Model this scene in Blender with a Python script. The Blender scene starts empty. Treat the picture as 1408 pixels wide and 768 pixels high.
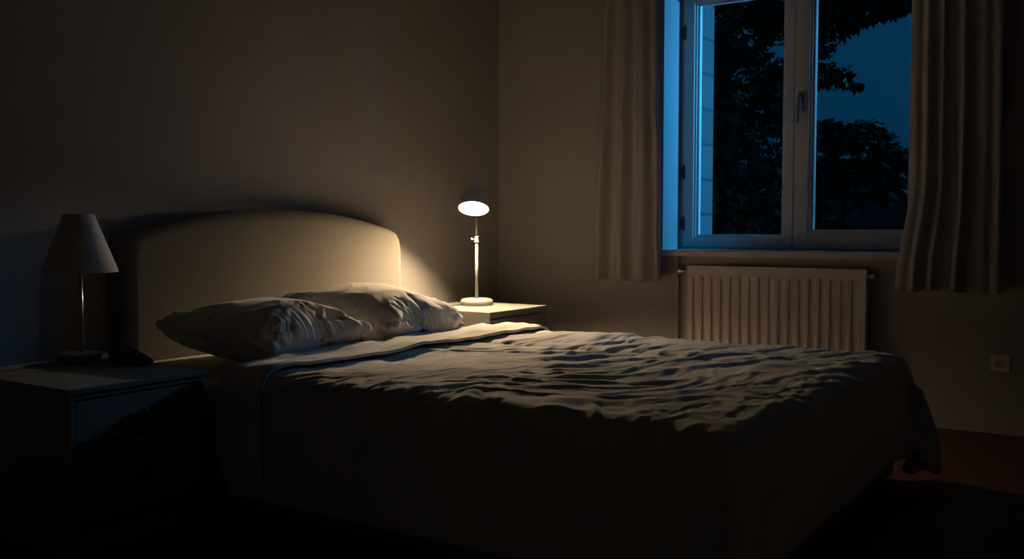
import bpy, bmesh, math, random, time
from mathutils import Vector, Matrix, noise

random.seed(7)
T0 = time.time()
SC = bpy.context.scene
COL = SC.collection
PI = math.pi

# ------------------------------------------------------------------ helpers
def link(name, me, mat=None, parent=None, smooth=False):
    o = bpy.data.objects.new(name, me)
    COL.objects.link(o)
    if mat is not None:
        if not me.materials:
            me.materials.append(mat)
    if parent is not None:
        o.parent = parent
    if smooth:
        for p in me.polygons:
            p.use_smooth = True
    return o

def obj(name, bm, mat=None, parent=None, smooth=False, bevel=0.0, seg=2, angle=0.6):
    bmesh.ops.recalc_face_normals(bm, faces=bm.faces[:])
    me = bpy.data.meshes.new(name)
    bm.to_mesh(me); bm.free()
    o = link(name, me, mat, parent, smooth)
    if bevel > 0:
        m = o.modifiers.new('edge', 'BEVEL')
        m.width = bevel; m.segments = seg; m.limit_method = 'ANGLE'; m.angle_limit = angle
    return o

def empty(name, loc, label=None, cat=None, group=None, rz=0.0, kind=None):
    o = bpy.data.objects.new(name, None)
    COL.objects.link(o)
    o.location = loc; o.rotation_euler = (0, 0, rz)
    o.empty_display_size = 0.1
    if label: o['label'] = label
    if cat: o['category'] = cat
    if group: o['group'] = group
    if kind: o['kind'] = kind
    return o

def tag(o, label, cat, group=None):
    o['label'] = label; o['category'] = cat
    if group: o['group'] = group
    return o

def struct(o):
    o['kind'] = 'structure'
    return o

def box(bm, lo, hi):
    x0, y0, z0 = lo; x1, y1, z1 = hi
    v = [bm.verts.new(p) for p in ((x0,y0,z0),(x1,y0,z0),(x1,y1,z0),(x0,y1,z0),(x0,y0,z1),(x1,y0,z1),(x1,y1,z1),(x0,y1,z1))]
    for f in ((0,3,2,1),(4,5,6,7),(0,1,5,4),(1,2,6,5),(2,3,7,6),(3,0,4,7)):
        bm.faces.new([v[i] for i in f])
    return bm

def boxes(*bs):
    bm = bmesh.new()
    for lo, hi in bs:
        box(bm, lo, hi)
    return bm

def lathe(bm, prof, n=40, M=None, cap=True):
    """prof: (radius, z) list revolved about z."""
    rings = []
    for r, z in prof:
        if r < 1e-6:
            p = Vector((0, 0, z)); p = M @ p if M else p
            rings.append([bm.verts.new(p)])
        else:
            ring = []
            for i in range(n):
                a = 2*PI*i/n
                p = Vector((r*math.cos(a), r*math.sin(a), z)); p = M @ p if M else p
                ring.append(bm.verts.new(p))
            rings.append(ring)
    for a, b in zip(rings, rings[1:]):
        if len(a) == 1 and len(b) == 1: continue
        for i in range(n):
            j = (i+1) % n
            if len(a) == 1: bm.faces.new((a[0], b[i], b[j]))
            elif len(b) == 1: bm.faces.new((a[i], b[0], a[j]))
            else: bm.faces.new((a[i], b[i], b[j], a[j]))
    if cap:
        for r in (rings[0], rings[-1]):
            if len(r) > 2: bm.faces.new(r)
    return bm

def tube(bm, pts, r, n=10, cap=True):
    pts = [Vector(p) for p in pts]
    rs = r if isinstance(r, (list, tuple)) else [r]*len(pts)
    rings = []
    up = None
    for i, p in enumerate(pts):
        d = (pts[min(i+1, len(pts)-1)] - pts[max(i-1, 0)]).normalized()
        if up is None:
            up = Vector((0, 0, 1)) if abs(d.z) < 0.9 else Vector((1, 0, 0))
        s = d.cross(up).normalized(); u = s.cross(d).normalized(); up = u
        rings.append([bm.verts.new(p + (s*math.cos(2*PI*k/n) + u*math.sin(2*PI*k/n))*rs[i]) for k in range(n)])
    for a, b in zip(rings, rings[1:]):
        for k in range(n):
            bm.faces.new((a[k], a[(k+1) % n], b[(k+1) % n], b[k]))
    if cap:
        bm.faces.new(rings[0][::-1]); bm.faces.new(rings[-1])
    return bm

def catmull(pts, m=8):
    P = [Vector(p) for p in pts]
    P = [P[0]*2-P[1]] + P + [P[-1]*2-P[-2]]
    out = []
    for i in range(1, len(P)-2):
        for k in range(m):
            t = k/m
            a, b, c, d = P[i-1], P[i], P[i+1], P[i+2]
            out.append(0.5*((2*b) + (c-a)*t + (2*a-5*b+4*c-d)*t*t + (3*b-a-3*c+d)*t*t*t))
    out.append(P[-2].copy())
    return out

# ------------------------------------------------------------------ materials
def new_mat(name):
    m = bpy.data.materials.new(name); m.use_nodes = True
    return m, m.node_tree.nodes, m.node_tree.links

def mat(name, col, rough=0.6, metal=0.0, nscale=0.0, namt=0.0, bump=0.0, bscale=200.0, spec=0.5, sheen=0.0, stretch=None):
    m, N, L = new_mat(name)
    b = N['Principled BSDF']
    b.inputs['Roughness'].default_value = rough
    b.inputs['Metallic'].default_value = metal
    b.inputs['Specular IOR Level'].default_value = spec
    if sheen: b.inputs['Sheen Weight'].default_value = sheen
    b.inputs['Base Color'].default_value = (*col, 1)
    if nscale:
        tc = N.new('ShaderNodeTexCoord')
        src = tc.outputs['Object']
        if stretch:
            mp = N.new('ShaderNodeMapping'); mp.inputs['Scale'].default_value = stretch
            L.new(src, mp.inputs['Vector']); src = mp.outputs['Vector']
        n = N.new('ShaderNodeTexNoise'); n.inputs['Scale'].default_value = nscale; n.inputs['Detail'].default_value = 4
        L.new(src, n.inputs['Vector'])
        r = N.new('ShaderNodeValToRGB')
        e = r.color_ramp.elements
        e[0].position = 0.3; e[1].position = 0.7
        e[0].color = (*[c*(1-namt) for c in col], 1); e[1].color = (*[min(1, c*(1+namt)) for c in col], 1)
        L.new(n.outputs['Fac'], r.inputs['Fac']); L.new(r.outputs['Color'], b.inputs['Base Color'])
    if bump:
        tc = N.new('ShaderNodeTexCoord')
        n = N.new('ShaderNodeTexNoise'); n.inputs['Scale'].default_value = bscale; n.inputs['Detail'].default_value = 3
        L.new(tc.outputs['Object'], n.inputs['Vector'])
        bp = N.new('ShaderNodeBump'); bp.inputs['Strength'].default_value = bump; bp.inputs['Distance'].default_value = 0.002
        L.new(n.outputs['Fac'], bp.inputs['Height']); L.new(bp.outputs['Normal'], b.inputs['Normal'])
    return m

def weave_mat(name, col, scale=900, bump=0.25, rough=0.9):
    """woven cloth: two crossed wave textures as a bump, faint colour variation"""
    m, N, L = new_mat(name)
    b = N['Principled BSDF']; b.inputs['Roughness'].default_value = rough
    b.inputs['Specular IOR Level'].default_value = 0.15
    b.inputs['Sheen Weight'].default_value = 0.08
    tc = N.new('ShaderNodeTexCoord')
    n = N.new('ShaderNodeTexNoise'); n.inputs['Scale'].default_value = 3.0; n.inputs['Detail'].default_value = 6
    L.new(tc.outputs['Object'], n.inputs['Vector'])
    r = N.new('ShaderNodeValToRGB'); e = r.color_ramp.elements
    e[0].position = .3; e[1].position = .7
    e[0].color = (*[c*.93 for c in col], 1); e[1].color = (*[c*1.05 for c in col], 1)
    L.new(n.outputs['Fac'], r.inputs['Fac']); L.new(r.outputs['Color'], b.inputs['Base Color'])
    f = N.new('ShaderNodeTexNoise'); f.inputs['Scale'].default_value = scale; f.inputs['Detail'].default_value = 2
    L.new(tc.outputs['Object'], f.inputs['Vector'])
    bp = N.new('ShaderNodeBump'); bp.inputs['Strength'].default_value = bump; bp.inputs['Distance'].default_value = 0.0015
    L.new(f.outputs['Fac'], bp.inputs['Height']); L.new(bp.outputs['Normal'], b.inputs['Normal'])
    return m

def wood_floor_mat():
    m, N, L = new_mat('dark_red_boards')
    b = N['Principled BSDF']; b.inputs['Roughness'].default_value = 0.45
    tc = N.new('ShaderNodeTexCoord')
    mp = N.new('ShaderNodeMapping'); mp.inputs['Rotation'].default_value = (0, 0, PI/2)
    L.new(tc.outputs['Object'], mp.inputs['Vector'])
    br = N.new('ShaderNodeTexBrick')
    br.inputs['Color1'].default_value = (.115, .042, .022, 1); br.inputs['Color2'].default_value = (.085, .03, .016, 1)
    br.inputs['Mortar'].default_value = (.015, .006, .004, 1)
    br.inputs['Scale'].default_value = 1.0; br.inputs['Mortar Size'].default_value = .002
    br.inputs['Brick Width'].default_value = 1.6; br.inputs['Row Height'].default_value = .12; br.offset = .37
    L.new(mp.outputs['Vector'], br.inputs['Vector'])
    mp2 = N.new('ShaderNodeMapping'); mp2.inputs['Scale'].default_value = (30, 2, 1)
    L.new(tc.outputs['Object'], mp2.inputs['Vector'])
    n = N.new('ShaderNodeTexNoise'); n.inputs['Scale'].default_value = 2; n.inputs['Detail'].default_value = 6
    L.new(mp2.outputs['Vector'], n.inputs['Vector'])
    mx = N.new('ShaderNodeMixRGB'); mx.blend_type = 'MULTIPLY'; mx.inputs['Fac'].default_value = .6
    L.new(br.outputs['Color'], mx.inputs['Color1']); L.new(n.outputs['Color'], mx.inputs['Color2'])
    L.new(mx.outputs['Color'], b.inputs['Base Color'])
    bp = N.new('ShaderNodeBump'); bp.inputs['Strength'].default_value = .3; bp.inputs['Distance'].default_value = .002
    L.new(br.outputs['Fac'], bp.inputs['Height']); bp.invert = True
    L.new(bp.outputs['Normal'], b.inputs['Normal'])
    return m

def stone_mat():
    m, N, L = new_mat('exterior_stone')
    b = N['Principled BSDF']; b.inputs['Roughness'].default_value = .9
    tc = N.new('ShaderNodeTexCoord')
    mp = N.new('ShaderNodeMapping'); mp.inputs['Rotation'].default_value = (PI/2, 0, 0)
    L.new(tc.outputs['Object'], mp.inputs['Vector'])
    br = N.new('ShaderNodeTexBrick'); br.inputs['Scale'].default_value = 1
    br.inputs['Color1'].default_value = (.085, .085, .082, 1); br.inputs['Color2'].default_value = (.05, .052, .052, 1)
    br.inputs['Mortar'].default_value = (.03, .03, .03, 1)
    br.inputs['Brick Width'].default_value = .42; br.inputs['Row Height'].default_value = .205; br.inputs['Mortar Size'].default_value = .012; br.inputs['Mortar Smooth'].default_value = .6
    L.new(mp.outputs['Vector'], br.inputs['Vector'])
    L.new(br.outputs['Color'], b.inputs['Base Color'])
    n = N.new('ShaderNodeTexNoise'); n.inputs['Scale'].default_value = 20
    L.new(tc.outputs['Object'], n.inputs['Vector'])
    bp = N.new('ShaderNodeBump'); bp.inputs['Strength'].default_value = .5; bp.inputs['Distance'].default_value = .01
    L.new(n.outputs['Fac'], bp.inputs['Height']); L.new(bp.outputs['Normal'], b.inputs['Normal'])
    return m

def glass_mat(name='window_glass'):
    m, N, L = new_mat(name)
    N.remove(N['Principled BSDF'])
    t = N.new('ShaderNodeBsdfTransparent'); t.inputs['Color'].default_value = (.93, .95, .96, 1)
    g = N.new('ShaderNodeBsdfGlossy'); g.inputs['Roughness'].default_value = .02
    lw = N.new('ShaderNodeLayerWeight'); lw.inputs['Blend'].default_value = .5
    pw = N.new('ShaderNodeMath'); pw.operation = 'POWER'; pw.inputs[1].default_value = 5
    fr = N.new('ShaderNodeMath'); fr.operation = 'MULTIPLY_ADD'; fr.inputs[1].default_value = .95; fr.inputs[2].default_value = .03
    L.new(lw.outputs['Facing'], pw.inputs[0]); L.new(pw.outputs[0], fr.inputs[0])
    mx = N.new('ShaderNodeMixShader')
    L.new(fr.outputs[0], mx.inputs['Fac']); L.new(t.outputs[0], mx.inputs[1]); L.new(g.outputs[0], mx.inputs[2])
    L.new(mx.outputs[0], N['Material Output'].inputs['Surface'])
    return m

def emit_mat(name, col, strength):
    m, N, L = new_mat(name)
    N.remove(N['Principled BSDF'])
    e = N.new('ShaderNodeEmission'); e.inputs['Color'].default_value = (*col, 1); e.inputs['Strength'].default_value = strength
    L.new(e.outputs[0], N['Material Output'].inputs['Surface'])
    return m

def cloth_translucent(name, col, tr=.25):
    m, N, L = new_mat(name)
    b = N['Principled BSDF']; b.inputs['Roughness'].default_value = .9; b.inputs['Base Color'].default_value = (*col, 1)
    b.inputs['Specular IOR Level'].default_value = .1
    tc = N.new('ShaderNodeTexCoord')
    f = N.new('ShaderNodeTexNoise'); f.inputs['Scale'].default_value = 500
    L.new(tc.outputs['Object'], f.inputs['Vector'])
    bp = N.new('ShaderNodeBump'); bp.inputs['Strength'].default_value = .2; bp.inputs['Distance'].default_value = .001
    L.new(f.outputs['Fac'], bp.inputs['Height']); L.new(bp.outputs['Normal'], b.inputs['Normal'])
    t = N.new('ShaderNodeBsdfTranslucent'); t.inputs['Color'].default_value = (*col, 1)
    mx = N.new('ShaderNodeMixShader'); mx.inputs['Fac'].default_value = tr
    L.new(b.outputs[0], mx.inputs[1]); L.new(t.outputs[0], mx.inputs[2])
    L.new(mx.outputs[0], N['Material Output'].inputs['Surface'])
    return m

LAMP_COL = (1.0, .71, .40)
M = dict(
    wall=mat('wall_paint', (.41, .40, .395), .95, nscale=2.5, namt=.05, bump=.15, bscale=160, spec=.1),
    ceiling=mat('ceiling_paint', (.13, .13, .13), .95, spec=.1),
    wall_dark=mat('rear_wall_paint', (.48, .48, .49), .95, nscale=2.5, namt=.05, spec=.1),
    floor=wood_floor_mat(),
    skirting=mat('skirting_paint', (.40, .395, .385), .6),
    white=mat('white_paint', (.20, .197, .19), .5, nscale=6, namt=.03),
    frame=mat('window_frame_paint', (.58, .58, .57), .45, nscale=9, namt=.05),
    white_metal=mat('white_lacquered_metal', (.25, .245, .23), .35),
    shade_metal=mat('grey_white_lacquer', (.85, .84, .83), .45),
    steel=mat('brushed_steel', (.55, .55, .55), .3, metal=1.0),
    nickel=mat('nickel', (.6, .58, .55), .25, metal=1.0),
    black=mat('black_knob', (.015, .014, .013), .35),
    black_plastic=mat('black_plastic', (.025, .025, .028), .4),
    grey_plastic=mat('grey_plastic', (.07, .07, .075), .4),
    screen=mat('phone_screen', (.03, .035, .04), .15),
    rubber=mat('black_cable', (.012, .012, .012), .55),
    headboard=weave_mat('beige_upholstery', (.225, .207, .185), 420, .3),
    base_cloth=weave_mat('bed_base_cloth', (.22, .20, .17), 420, .3),
    sheet=weave_mat('sheet_cotton', (.62, .59, .57), 700, .2),
    pillow=weave_mat('pillow_cotton', (.76, .73, .70), 700, .25),
    duvet=weave_mat('duvet_cotton', (.57, .55, .54), 520, .4),
    curtain=cloth_translucent('curtain_cotton', (.56, .535, .52), .22),
    lampshade=cloth_translucent('lampshade_linen', (.80, .78, .75), .2),
    radiator=mat('radiator_enamel', (.78, .75, .70), .4),
    glass=glass_mat(),
    stone=stone_mat(),
    bark=mat('bark', (.035, .028, .02), .95, nscale=8, namt=.4, bump=.6, bscale=30),
    leaf=mat('dark_leaf', (.030, .050, .028), .6, nscale=1.3, namt=.6, spec=.3),
    leaf2=mat('teal_leaf', (.030, .052, .036), .6, nscale=1.1, namt=.6, spec=.3),
    render=mat('far_render', (.045, .05, .055), .9, nscale=2, namt=.1),
    roof=mat('far_roof', (.03, .03, .035), .9),
    soil=mat('garden_soil', (.03, .035, .02), 1.0, nscale=2, namt=.3),
    bulb=emit_mat('lamp_bulb_glow', LAMP_COL, 2350.0),
)

# ------------------------------------------------------------------ camera
CAM = Vector((-4.92727, -3.39210, 0.95))
F = 1340.0
pitch = math.atan(72/F)
yaw = math.atan2(896, F/math.cos(pitch))
fw = Vector((math.cos(yaw)*math.cos(pitch), math.sin(yaw)*math.cos(pitch), -math.sin(pitch)))
rt = Vector((math.sin(yaw), -math.cos(yaw), 0)); up = rt.cross(fw)
cd = bpy.data.cameras.new('camera'); cd.sensor_width = 36; cd.lens = F/1408*36
cd.clip_start = .02; cd.clip_end = 200
co = bpy.data.objects.new('camera', cd); COL.objects.link(co)
co.matrix_world = Matrix(((rt.x, up.x, -fw.x, CAM.x), (rt.y, up.y, -fw.y, CAM.y), (rt.z, up.z, -fw.z, CAM.z), (0, 0, 0, 1)))
SC.camera = co

# ------------------------------------------------------------------ room shell
X0, Y0, ZC = -5.7, -4.5, 2.52          # room spans x X0..0, y Y0..0
WT = 0.62                              # window wall thickness
WY0, WY1, WZ0, WZ1 = -2.425, -1.10, 0.80, 2.30
struct(obj('floor', boxes(((X0-.2, Y0-.2, -.12), (WT, .2, 0))), M['floor']))
struct(obj('ceiling', boxes(((X0-.2, Y0-.2, ZC), (WT, .2, ZC+.15))), M['ceiling']))
struct(obj('wall_left', boxes(((X0-.2, 0, 0), (WT, .2, ZC))), M['wall']))
struct(obj('wall_front', boxes(((X0-.2, Y0-.2, 0), (WT, Y0, ZC))), M['wall_dark']))
struct(obj('wall_rear', boxes(((X0-.2, Y0, 0), (X0, 0, ZC))), M['wall_dark']))
# the window wall: inner plaster leaf around the opening, and the outer stone leaf
struct(obj('wall_right', boxes(((0, Y0, 0), (.30, WY0, ZC)), ((0, WY1, 0), (.30, 0, ZC)),
           ((0, WY0, 0), (.30, WY1, WZ0)), ((0, WY0, WZ1), (.30, WY1, ZC))), M['wall']))
EY1 = WY1 - .035
struct(obj('wall_outer', boxes(((.30, Y0, -3), (WT, WY0+.03, 4)), ((.30, EY1, -3), (WT, .2, 4)),
           ((.30, WY0+.03, -3), (WT, EY1, WZ0+.03)), ((.30, WY0+.03, WZ1-.02), (WT, EY1, 4))), M['stone']))
def skirting(name, lo, hi):
    return struct(obj(name, boxes((lo, hi)), M['skirting'], bevel=.006, seg=3))
skirting('baseboard_left', (X0, -.018, 0), (-.018, 0, .10))
skirting('baseboard_right', (-.018, Y0, 0), (0, -.0, .10))

# ------------------------------------------------------------------ window
def build_window():
    w = empty('window_1', (.23, (WY0+WY1)/2, WZ0+.0265), kind='structure')
    base = Vector(w.location)
    def at(name, bm, m, par=w, **k):
        for v in bm.verts: v.co -= base
        return obj(name, bm, m, par, **k)
    zs, zt = WZ0+.0265, WZ1
    xf0, xf1 = .232, .298
    fy0, fy1 = WY0, WY1
    at('window_frame', boxes(((xf0, fy1-.032, zs), (xf1, fy1, zt)), ((xf0, fy0, zs), (xf1, fy0+.032, zt)),
                      ((xf0, fy0+.032, zs), (xf1, fy1-.032, zs+.022)), ((xf0, fy0+.032, zt-.03), (xf1, fy1-.032, zt))), M['frame'], bevel=.003)
    split = -1.7495
    def sash(y0, y1, gy0, gy1, gz0, gz1, xoff):
        a, b = xf0-.008+xoff, xf1-.014
        z0, z1 = zs+.012, zt-.028
        s = at('window_sash', boxes(((a, y0, z0), (b, gy0, z1)), ((a, gy1, z0), (b, y1, z1)),
                             ((a, gy0, z0), (b, gy1, gz0)), ((a, gy0, gz1), (b, gy1, z1))), M['frame'], bevel=.004, seg=3)
        # stepped glazing beads round the pane
        t = .012
        bb = bmesh.new()
        for k, (d, xx) in enumerate(((0, a+.012), (t, a+.024))):
            y_0, y_1, z_0, z_1 = gy0-.001+d, gy1+.001-d, gz0-.001+d, gz1+.001-d
            e = t
            box(bb, (xx, y_0, z_0), (b-.004, y_0+e, z_1)); box(bb, (xx, y_1-e, z_0), (b-.004, y_1, z_1))
            box(bb, (xx, y_0+e, z_0), (b-.004, y_1-e, z_0+e)); box(bb, (xx, y_0+e, z_1-e), (b-.004, y_1-e, z_1))
        at('glazing_bead', bb, M['frame'], s, bevel=.002)
        at('window_pane', boxes(((a+.034, gy0+.016, gz0+.016), (a+.038, gy1-.016, gz1-.016))), M['glass'], s)
        return s
    sash(split+.0025, fy1-.02, -1.702, -1.180, .886, 2.205, 0)          # left leaf
    rs = sash(fy0+.02, split-.0025, -2.345, -1.828, .914, 2.205, -.004) # right leaf
    # handle on the right leaf
    hy, hz = -1.785, 1.62
    xa = xf0-.012
    pl = boxes(((xa-.008, hy-.014, hz-.065), (xa, hy+.014, hz+.04)))
    h = at('window_handle', pl, M['white_metal'], rs, bevel=.004, seg=3)
    bm = bmesh.new()
    lathe(bm, [(.009, 0), (.009, .032)], 16, Matrix.Translation((xa-.04, hy, hz)) @ Matrix.Rotation(PI/2, 4, 'Y'))
    tube(bm, catmull([(xa-.036, hy, hz+.014), (xa-.046, hy, hz-.01), (xa-.048, hy+.002, hz-.06), (xa-.044, hy+.004, hz-.125)], 5),
         [.010]*12 + [.009, .008, .007, .006], 10)
    at('handle_lever', bm, M['white_metal'], h, smooth=True)
    # hinges at the left edge of the left leaf
    for z in (.93, 1.22, 2.0):
        bm = bmesh.new()
        lathe(bm, [(.008, 0), (.008, .075), (.004, .08)], 12, Matrix.Translation((xf0-.012, fy1-.022, z)))
        box(bm, (xf0-.010, fy1-.03, z+.01), (xf0-.002, fy1-.004, z+.065))
        at('hinge', bm, M['grey_plastic'], w)
    # board sill
    bm = boxes(((-.045, WY0-.05, WZ0-.008), (.0, WY1+.012, WZ0+.0265)), ((0, WY0, WZ0+.0), (.232, WY1, WZ0+.0265)))
    at('window_sill', bm, M['frame'], w, bevel=.004, seg=3)
build_window()

# ------------------------------------------------------------------ bed
BX0, BX1, BY1, BY0 = -2.83, -1.12, -.135, -2.60
MZ = .437                                       # mattress top
def rounded_box_grid(lo, hi, r, n=6):
    bm = boxes((lo, hi))
    bmesh.ops.bevel(bm, geom=bm.edges[:], offset=r, segments=n, profile=.5, affect='EDGES')
    return bm

bed = empty('bed', ((BX0+BX1)/2, BY0, 0), 'double bed with arched beige upholstered headboard and dark cloth base', 'bed')
def bpart(name, bm, m, par=bed, **k):
    for v in bm.verts: v.co -= Vector(bed.location)
    return obj(name, bm, m, par, **k)
bpart('bed_base', rounded_box_grid((BX0+.02, BY0+.02, .03), (BX1-.02, BY1, .295), .012, 3), M['base_cloth'], smooth=False)
for x in (BX0+.14, BX1-.14):
    for y in (BY0+.35, BY1-.2):
        bm = bmesh.new(); lathe(bm, [(.022, 0), (.028, .034)], 16, Matrix.Translation((x, y, 0)))
        bpart('foot', bm, M['black'])
def headboard_bm():
    """thick padded panel with an arched top; softly rounded front rim"""
    hx0, hx1 = -2.672, -1.038
    yf, yb = -.128, -.004
    def outline(inset):
        pts = []
        xl, xr = hx0+inset, hx1-inset
        def top(x):
            u = (x-(hx0+hx1)/2)/((hx1-hx0)/2)
            return 1.026 - .112*abs(u)**2.25 - inset
        rc = .045
        zl = top(xl)
        pts.append((xl, .04+inset)); pts.append((xl, .3)); pts.append((xl, .6)); pts.append((xl, zl-rc*2))
        for k in range(1, 6):
            a = k/6*PI/2
            pts.append((xl+rc*(1-math.cos(a)), top(xl+rc*(1-math.cos(a)))-rc*2*(1-math.sin(a))))
        n = 40
        for k in range(n+1):
            x = xl+rc+(xr-xl-2*rc)*k/n
            pts.append((x, top(x)))
        for k in range(5, 0, -1):
            a = k/6*PI/2
            pts.append((xr-rc*(1-math.cos(a)), top(xr-rc*(1-math.cos(a)))-rc*2*(1-math.sin(a))))
        pts.append((xr, top(xr)-rc*2)); pts.append((xr, .6)); pts.append((xr, .3)); pts.append((xr, .04+inset))
        return pts
    R = .055
    layers = [(0.0, yb)]
    for k in range(0, 9):
        a = k/8*PI/2
        layers.append((R*(1-math.cos(a)), yf+.052*(1-math.sin(a))))
    bm = bmesh.new()
    rings = []
    for ins, y in layers:
        rings.append([bm.verts.new((x, y, z)) for x, z in outline(ins)])
    for a, b in zip(rings, rings[1:]):
        n = len(a)
        for i in range(n):
            j = (i+1) % n
            bm.faces.new((a[i], a[j], b[j], b[i]))
    bm.faces.new(rings[0]); bm.faces.new(rings[-1])
    return bm
hb = bpart('headboard', headboard_bm(), M['headboard'], smooth=True)

mattress = tag(obj('mattress', rounded_box_grid((BX0+.01, BY0+.01, .297), (BX1-.01, BY1-.004, MZ), .045, 5), M['sheet'], smooth=True),
               'thick mattress in a pale fitted sheet on the bed base', 'mattress')
# soft horizontal gathers of the fitted sheet
bm = bmesh.new(); bm.from_mesh(mattress.data)
bmesh.ops.subdivide_edges(bm, edges=[e for e in bm.edges if e.calc_length() > .06], cuts=14, use_grid_fill=True)
for v in bm.verts:
    if v.co.z < MZ-.02 and v.co.z > .31 and v.co.y < BY1-.03:
        s = noise.noise(Vector((v.co.x*2, v.co.y*2.2, v.co.z*42)))*.006
        if abs(v.co.x-(BX0+.01)) < .02: v.co.x += -abs(s)*.8+.004
bm.to_mesh(mattress.data); bm.free()
for p in mattress.data.polygons: p.use_smooth = True

# ------------------------------------------------------------------ cloth simulation: duvet, its turned-back edge, two pillows
def grid_bm(x0, x1, y0, y1, nx, ny, zf):
    bm = bmesh.new()
    V = [[bm.verts.new((x0+(x1-x0)*i/nx, y0+(y1-y0)*j/ny, zf(x0+(x1-x0)*i/nx, y0+(y1-y0)*j/ny))) for i in range(nx+1)] for j in range(ny+1)]
    for j in range(ny):
        for i in range(nx):
            bm.faces.new((V[j][i], V[j][i+1], V[j+1][i+1], V[j+1][i]))
    return bm

def add_collision(o, th=.006, fr=8):
    m = o.modifiers.new('Collision', 'COLLISION')
    o.collision.thickness_outer = th; o.collision.thickness_inner = .05
    o.collision.cloth_friction = fr
    return m

def collider(bm):
    o = obj('sim_collider', bm, None)
    add_collision(o)
    return o

def run_cloth(o, frames, setup):
    m = o.modifiers.new('Cloth', 'CLOTH')
    s = m.settings; c = m.collision_settings
    s.quality = 6; c.collision_quality = 3
    c.distance_min = .006; c.use_self_collision = False
    setup(s, c)
    m.point_cache.frame_start = 1; m.point_cache.frame_end = frames+1
    SC.frame_start = 1; SC.frame_end = frames+1
    for f in range(1, frames+1):
        SC.frame_set(f)
    dg = bpy.context.evaluated_depsgraph_get()
    me = bpy.data.meshes.new_from_object(o.evaluated_get(dg))
    o.modifiers.remove(m)
    SC.frame_set(1)
    return me

def wipe(o):
    me = o.data
    bpy.data.objects.remove(o, do_unlink=True)

box_col = collider(rounded_box_grid((BX0, BY0, .10), (BX1, BY1+.1, MZ+.013), .05, 5))
base_col = collider(boxes(((BX0-.0, BY0-.0, .02), (BX1+.0, BY1, .30))))
floor_col = collider(boxes(((-4.5, -4.2, -.1), (0, 0, .0))))
ns_col = collider(boxes(((-3.375, -.845, 0), (-2.89, -.2, .5)), ((-1.035, -.665, 0), (-.49, -.1, .54))))

def wr(p, a=0.0):
    return noise.noise(Vector(p))

DY1 = -.855                                    # head edge of the duvet
def skew(bm):
    for v in bm.verts:
        k = max(0, min(1, (v.co.y+1.6)/.7))
        v.co.y -= .05*k*max(0, min(1.2, (BX1-v.co.x)/(BX1-BX0)))
    return bm
g0 = grid_bm(BX0-.350, BX1+.375, BY0-.315, DY1, 112, 100, lambda x, y: MZ+.016+.004*wr((x*3, y*3, 1)))
duvet_sim = obj('sim_duvet', skew(g0), None)
vg = duvet_sim.vertex_groups.new(name='held')
vg.add([v.index for v in duvet_sim.data.vertices if BX0+.12 < v.co.x < BX1-.12 and v.co.y > BY0+.35 and (v.co.y > DY1-.10 or abs(v.co.x-(BX0+BX1)/2) < .35)], 1.0, 'REPLACE')
def set_duvet(s, c):
    s.mass = .16; s.air_damping = 2; s.vertex_group_mass = 'held'
    s.tension_stiffness = 40; s.compression_stiffness = 40; s.shear_stiffness = 9; s.bending_stiffness = .8
    s.tension_damping = 8; s.compression_damping = 8; s.shear_damping = 8; s.bending_damping = .6
duvet_me = run_cloth(duvet_sim, 62, set_duvet)
wipe(duvet_sim)
print('duvet sim', round(time.time()-T0, 1))

def smooth01(t):
    t = max(0, min(1, t)); return t*t*(3-2*t)

def ridge(p):
    return 1-abs(noise.noise(Vector(p)))*2

def wrinkle_mesh(me, amp, keep=None, rim=None):
    """Press fine creases into a cloth mesh along its normals (always outward)."""
    me.calc_loop_triangles()
    N = [v.normal.copy() for v in me.vertices]
    for v, n in zip(me.vertices, N):
        v.co += n*amp(v.co, n)

def subdiv(me, levels=1):
    o = link('sim_tmp', me)
    m = o.modifiers.new('s', 'SUBSURF'); m.levels = levels; m.render_levels = levels
    dg = bpy.context.evaluated_depsgraph_get()
    r = bpy.data.meshes.new_from_object(o.evaluated_get(dg))
    bpy.data.objects.remove(o, do_unlink=True)
    return r

def face_up(me):
    up_ = sum(p.normal.z*p.area for p in me.polygons)
    if up_ < 0:
        me.flip_normals()

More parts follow.
